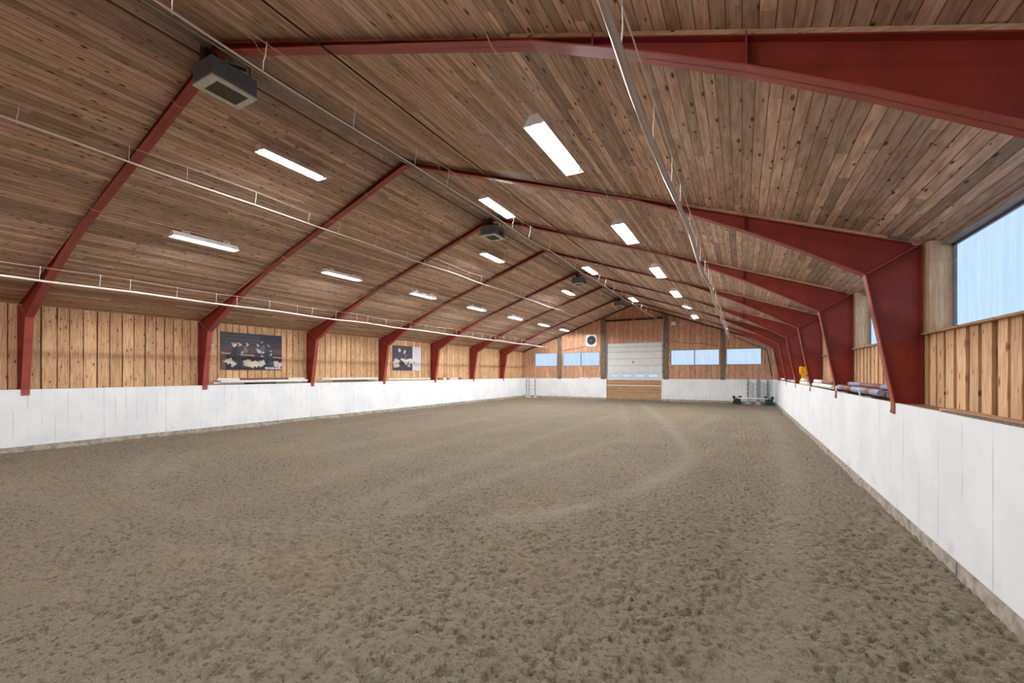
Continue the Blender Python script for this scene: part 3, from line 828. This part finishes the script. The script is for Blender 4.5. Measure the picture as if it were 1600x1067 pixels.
# ------------------------------------------------------------------ poles on the kick board hooks
def pole(x, z, y0, y1, segs, label, r=.048, group=None, dx=0.):
    """segs: list of (length share, material)"""
    root = thing('jump_pole', (x, y0, z), label, 'pole', group)
    L = y1 - y0; tot = sum(s for s, m in segs); y = 0.
    for i, (s, m) in enumerate(segs):
        l = L * s / tot
        b = MB(); e0 = .012 if i == 0 else 0; e1 = .012 if i == len(segs) - 1 else 0
        pts = [(dx * (y + t) / L, y + t, 0) for t in ([0, e0] if e0 else [0]) + ([l - e1, l] if e1 else [l])]
        rr = ([r * .85, r] if e0 else [r]) + ([r, r * .85] if e1 else [r])
        b.tube(pts, rr, 14); b.build('painted_section', m, root); y += l
    return root
def hook(x, y, sgn, label, z=ZK):
    b = MB(); s = sgn
    b.tube([(x + s * .10, y, z + .004), (x + s * .02, y, z + .012), (x - s * .06, y, z + .016), (x - s * .10, y, z + .03), (x - s * .115, y, z + .07), (x - s * .115, y, z + .15)], .014, 8)
    return tag(b.build('pole_hook', M['white_metal']), label, 'hook', 'white hooks on the kick boards')
XL = CX - KICK          # left kick face
XR = CX + KICK
W_, G_, B_, GR_, R_ = M['white_pole'], M['grey_pole'], M['brown_pole'], M['green_pole'], M['red_pole']
# left ledge, under the wide banner
pole(XL - .02, 1.86, 9.05, 12.75, [(1, W_)], 'long plain white pole lying foremost under the wide banner', .055, 'poles under the wide banner')
pole(XL - .16, 1.94, 9.0, 12.7, [(.22, W_), (.56, B_), (.22, W_)], 'white ended brown pole lying topmost under the wide banner', .058, 'poles under the wide banner')
pole(XL - .15, 1.80, 8.85, 12.6, [(.30, W_), (.36, GR_), (.34, W_)], 'white pole with dark green middle, lowest under the wide banner', .05, 'poles under the wide banner')
hook(XL - .01, 9.3, -1, 'white hook left end, under the wide banner'); hook(XL - .01, 12.3, -1, 'white hook right end, under the wide banner')
pole(XL - .04, 1.90, 13.5, 17.05, [(1, W_)], 'thick white pole on the left ledge between the two banners', .06, 'poles between the banners')
pole(XL - .17, 1.82, 13.45, 17.15, [(.2, W_), (.6, G_), (.2, W_)], 'grey and white pole behind the thick white pole between the banners', .05, 'poles between the banners')
hook(XL - .01, 14.0, -1, 'white hook holding poles between the banners, nearer one'); hook(XL - .01, 16.7, -1, 'white hook holding poles between the banners, farther one')
pole(XL - .06, 1.84, 17.95, 21.55, [(1, W_)], 'single slim white pole under the small half white banner', .045)
hook(XL - .01, 18.0, -1, 'white hook at the near end of the pole under the small banner'); hook(XL - .01, 20.3, -1, 'white hook at the far end of the pole under the small banner')
pole(XL - .06, 1.815, 22.4, 25.0, [(.18, R_), (.14, W_), (.12, R_), (.40, W_), (.16, R_)], 'red and white striped pole on the left ledge past the small banner', .055)
# right ledge
pole(XR + .03, 1.86, 9.3, 12.85, [(.16, G_), (.08, B_), (.34, G_), (.26, B_), (.16, G_)], 'lilac grey and brown pole nearest the arena on the right ledge', .058, 'grey brown poles on the right ledge')
pole(XR + .15, 1.83, 9.3, 12.8, [(.3, G_), (.2, B_), (.34, G_), (.16, G_)], 'lilac grey pole lying low between two others on the right ledge', .055, 'grey brown poles on the right ledge')
pole(XR + .22, 1.94, 9.35, 12.75, [(.2, G_), (.45, B_), (.35, G_)], 'brown middled lilac grey pole lying at the back of the right ledge', .05, 'grey brown poles on the right ledge')
hook(XR + .01, 10.1, 1, 'white hook holding the grey brown poles, nearer one'); hook(XR + .01, 12.35, 1, 'white hook holding the grey brown poles, farther one')
pole(XR + .03, 1.83, 13.6, 17.0, [(1, W_)], 'lower white pole on the right ledge beyond the grey brown poles', .055, 'white poles on the right ledge')
pole(XR + .045, 1.937, 13.6, 16.8, [(.5, B_), (.5, W_)], 'upper white pole with a brown end, right ledge', .055, 'white poles on the right ledge')
hook(XR + .01, 17.0, 1, 'white hook at the far end of the white poles on the right ledge')
pole(XR + .03, 1.82, 18.2, 20.2, [(.6, W_), (.4, W_)], 'lower short white pole lying before the yellow block', .06, 'poles before the yellow block')
pole(XR + .045, 1.937, 18.2, 20.05, [(.45, G_), (.55, W_)], 'upper short white and grey pole lying before the yellow block', .055, 'poles before the yellow block')
pole(XR + .06, 1.82, 23.0, 26.1, [(.4, W_), (.6, G_)], 'grey and white pole on the right ledge beyond the yellow block', .05)
pole(XR + .06, 1.84, 28.2, 30.6, [(1, W_)], 'last white pole on the right ledge towards the end wall', .055)
b = MB(); b.box(XR + .06, 4.6, ZK - .004, XR + .20, 7.0, ZK + .03, .004)
tag(b.build('loose_plank', M['batten']), 'loose tan plank lying on the nearest right ledge under the big window', 'plank')
b = MB(); b.box(XR + .002, 4.6, ZK + .002, XR + .055, 6.75, ZK + .022, .003)
tag(b.build('loose_plank', M['post_wood']), 'loose grey plank lying along the edge of the nearest right kick boards', 'plank')
# yellow plastic jump block standing on the ledge
def block_profile(w, h):
    return [(-w, 0), (w, 0), (w, h * .16), (w * .50, h * .40), (w * .50, h * .50), (w * .92, h * .60), (w, h * .66), (w, h * .94), (w * .9, h), (w * .34, h), (w * .28, h * .965), (-w * .28, h * .965), (-w * .34, h), (-w * .9, h), (-w, h * .94), (-w, h * .66), (-w * .92, h * .60), (-w * .50, h * .50), (-w * .50, h * .40), (-w, h * .16)]
root = thing('jump_block', (XR + .17, 20.75, ZK), 'yellow plastic waisted jump block standing on the right ledge', 'jump block')
b = MB(); b.prism(block_profile(.15, .72), -.17, .17)
o = b.build('body', M['yellow'], root); md = o.modifiers.new('Bevel', 'BEVEL'); md.width = .015; md.segments = 2
for z in (.50, .58):
    b = MB(); b.box(-.152, -.178, z, .152, -.168, z + .012); b.build('moulded_rib', M['yellow'], root)
b = MB(); b.lathe([(.05, 0), (.05, .006)], 14, 'Y', (.1, -.176, .36)); b.build('pole_hole', M['black'], root)

# ------------------------------------------------------------------ jump gear in the two far corners
def corner_block(x, y, label, rot):
    root = thing('jump_block', (x, y, -.02), label, 'jump block', 'dark green blocks in the far right corner', rot)
    b = MB(); b.box(-.06, -.33, .365, .06, -.186, .40, .008); b.box(-.06, -.33, .40, .06, -.312, .47, .006); b.build('pole_holder', M['dark_green'], root)
    w, h = .29, .62
    prof = [(-w, 0), (w, 0), (w * .98, h * .22), (w * .78, h * .46), (w * .78, h * .6), (w * .95, h * .72), (w, h), (w * .42, h * .97), (w * .30, h * .84), (-w * .30, h * .84), (-w * .42, h * .97), (-w, h), (-w * .95, h * .72), (-w * .78, h * .6), (-w * .78, h * .46), (-w * .98, h * .22)]
    b = MB(); b.prism(prof, -.19, .19); o = b.build('body', M['dark_green'], root); md = o.modifiers.new('Bevel', 'BEVEL'); md.width = .02; md.segments = 2
    b = MB(); b.box(-.1, -.196, .06, .1, -.188, .14); b.build('foot_recess', M['black'], root)
corner_block(-.31, 34.12, 'left dark green jump block before the end wall kick boards', .03)
corner_block(1.63, 34.05, 'right dark green jump block in the far right corner', -.03)
root = thing('jump_pole', (-.40, 33.86, .434), 'white pole lying across the two dark green blocks', 'pole')
b = MB(); b.tube([(.0, 0, 0), (2.12, -.07, 0)], .045, 14); b.build('pole', W_, root)
def jump_stand(x, y, label, wpost, h, grp, wing=False, fr=.24):
    root = thing('jump_stand', (x, y, -.01), label, 'jump stand', grp)
    b = MB(); b.box(-wpost, -.03, .06, wpost, .03, h, .006); b.build('post', M['grey_stand'], root)
    b = MB(); b.lathe([(fr, 0), (fr * .97, .05), (fr * .6, .11), (wpost + .05, .16), (wpost + .02, .2)], 18); b.build('foot', M['stand_foot'], root)
    for z in (.7, 1.05, 1.35):
        b = MB(); b.box(-wpost - .04, -.06, z, -wpost - .001, .02, z + .09, .006); b.build('pole_cup', M['grey_stand'], root)
    if wing:
        b = MB(); b.box(wpost + .06, -.02, .3, wpost + .14, .02, h - .1, .004); b.box(wpost, -.015, .45, wpost + .06, .015, .5); b.box(wpost, -.015, h - .3, wpost + .06, .015, h - .25)
        b.build('side_board', M['stand_foot'], root)
jump_stand(.38, 34.6, 'grey jump stand leftmost of three between the green blocks', .055, 1.76, 'grey jump stands in the far right corner', True, .25)
jump_stand(1.02, 34.40, 'broad grey jump stand in the middle of three between the green blocks', .115, 1.77, 'grey jump stands in the far right corner', True)
jump_stand(1.59, 34.72, 'grey jump stand behind the right green block', .065, 1.78, 'grey jump stands in the far right corner')
jump_stand(-17.22, 34.72, 'slim grey jump stand leftmost of three in the far left corner', .022, 1.74, 'slim jump stands in the far left corner', False, .2)
jump_stand(-16.77, 34.3, 'slim grey jump stand in the middle of three in the far left corner', .022, 1.75, 'slim jump stands in the far left corner', False, .2)
jump_stand(-16.30, 34.55, 'slim grey jump stand rightmost of three in the far left corner', .022, 1.74, 'slim jump stands in the far left corner', False, .2)

# ------------------------------------------------------------------ fittings on the end wall
root = thing('wall_fan', (-11.25, YW, 4.97), 'white square wall fan with dark round grille above the end wall windows', 'fan')
b = MB(); R0 = .385; n = 28
outer = [(-.47, -.49), (.47, -.49), (.47, .49), (-.47, .49)]
for i in range(n):                    # square plate with a round opening
    a0, a1 = 2 * PI * i / n, 2 * PI * (i + 1) / n
    sq = lambda a: (math.cos(a) * min(.47 / max(abs(math.cos(a)), 1e-6), .49 / max(abs(math.sin(a)), 1e-6)), math.sin(a) * min(.47 / max(abs(math.cos(a)), 1e-6), .49 / max(abs(math.sin(a)), 1e-6)))
    b.prism([(R0 * math.cos(a0), R0 * math.sin(a0)), (R0 * math.cos(a1), R0 * math.sin(a1)), sq(a1), sq(a0)], -.06, -.002)
b.build('frame_plate', M['white_metal'], root)
b = MB(); b.lathe([(.385, -.045), (.385, -.006), (.36, -.006)], 28, 'Y'); b.build('back_plate', M['fan_dark'], root)
for k in range(5):
    a = 2 * PI * k / 5; b = MB()
    p = [(.08 * math.cos(a - .5), .08 * math.sin(a - .5)), (.34 * math.cos(a - .30), .34 * math.sin(a - .30)), (.35 * math.cos(a + .30), .35 * math.sin(a + .30)), (.08 * math.cos(a + .6), .08 * math.sin(a + .6))]
    b.prism(p, -.065, -.05); b.build('blade', M['dark_steel'], root)
b = MB(); b.lathe([(.09, -.05), (.09, -.10), (.05, -.12)], 18, 'Y'); b.build('hub', M['brown_pole'], root)
b = MB()
for r in (.15, .22, .29, .36):
    b.tube([(r * math.cos(2 * PI * k / 28), -.115, r * math.sin(2 * PI * k / 28)) for k in range(29)], .005, 4, False)
for k in range(4):
    a = PI * k / 4 + .2; b.tube([(-.385 * math.cos(a), -.1, -.385 * math.sin(a)), (.385 * math.cos(a), -.1, .385 * math.sin(a))], .006, 4)
b.build('guard', M['fan_dark'], root)
root = thing('wall_speaker', (-4.65, YW, 6.03), 'small white box on a bracket high on the end wall right of the door', 'speaker')
b = MB(); b.box(-.17, -.26, -.14, .17, -.06, .13, .015); b.build('body', M['white_metal'], root)
b = MB(); b.box(-.02, -.07, -.05, .02, -.002, .05); b.tube([(.02, -.12, .12), (.05, -.12, .3), (.03, -.05, .42)], .02, 8); b.build('bracket', M['dark_steel'], root)
b = MB(); b.box(-5.12, YW - .14, 3.58, -4.98, YW - .101, 3.74, .008) if False else b.box(-5.04, YW - .05, 3.56, -4.92, YW - .002, 3.72, .008)
tag(b.build('switch_box', M['cord']), 'small pale switch box on the end wall right of the white door', 'switch box')
b = MB(); b.tube([(-4.98, YW - .012, 3.72), (-4.98, YW - .012, 5.8)], .012, 6)
tag(b.build('wall_cable', M['dark_steel']), 'dark vertical cable above the switch box beside the door', 'cable')
b = MB(); b.tube([(-4.95, YW - .012, 4.68), (-4.3, YW - .012, 4.58), (-3.4, YW - .012, 4.43), (-2.8, YW - .012, 4.47), (-2.29, YW - .012, 4.34), (-1.51, YW - .012, 4.18)], .018, 6)
tag(b.build('wall_cable', M['brown_cable']), 'brown cable sagging over the end wall windows right of the door', 'cable')
b = MB(); b.tube([(-13.91, YW - .012, 4.15), (-13.2, YW - .012, 4.27), (-12.61, YW - .012, 4.29), (-11.92, YW - .012, 4.49), (-11.75, YW - .012, 4.5)], .018, 6)
tag(b.build('wall_cable', M['brown_cable']), 'brown cable sagging over the end wall windows left of the door', 'cable')
for x0, x1, lb in ((-12.32, -11.55, 'left of two short white boards lying on the end wall ledge left of the door'), (-11.30, -10.45, 'right of two short white boards lying on the end wall ledge left of the door')):
    b = MB(); b.box(x0, Y_END - .005, ZK + .002, x1, Y_END + .04, ZK + .085, .006); tag(b.build('white_board', M['white_pole']), lb, 'board', 'white boards on the end ledge')
for x, lb in ((-14.22, 'thin white peg on the end wall ledge between the left windows'), (-1.09, 'thin white peg on the end wall ledge between the right windows')):
    b = MB(); b.tube([(x, Y_END + .0, ZK + .001), (x, Y_END + .0, ZK + .22)], .022, 8); tag(b.build('white_peg', M['white_metal']), lb, 'peg', 'white pegs on the end ledge')

# ------------------------------------------------------------------ world, camera, view
w = bpy.data.worlds.new('sky'); sc.world = w; w.use_nodes = True
w.node_tree.nodes['Background'].inputs[0].default_value = (.6, .75, 1., 1); w.node_tree.nodes['Background'].inputs[1].default_value = 1.0
cam = bpy.data.cameras.new('camera'); co = bpy.data.objects.new('camera', cam); COL.objects.link(co)
cam.sensor_width = 36; cam.sensor_fit = 'HORIZONTAL'; cam.lens = 665.825 / 1600 * 36
cam.shift_y = (582.9 - 533.5) / 1600; cam.clip_start = .05; cam.clip_end = 200
co.location = (0, 0, H_CAM); co.rotation_euler = (PI / 2, 0, math.radians(28.357))
sc.camera = co
vs = sc.view_settings
sc.display_settings.display_device = 'sRGB'
vs.view_transform = 'Standard'; vs.look = 'None'; vs.gamma = 1; vs.use_curve_mapping = False; vs.exposure = 0.0
c = sc.cycles
c.use_denoising = True; c.use_light_tree = True; c.max_bounces = 8; c.diffuse_bounces = 6; c.glossy_bounces = 3; c.transmission_bounces = 4
c.sample_clamp_indirect = 6.0; c.sample_clamp_direct = 0; c.caustics_reflective = False; c.caustics_refractive = False
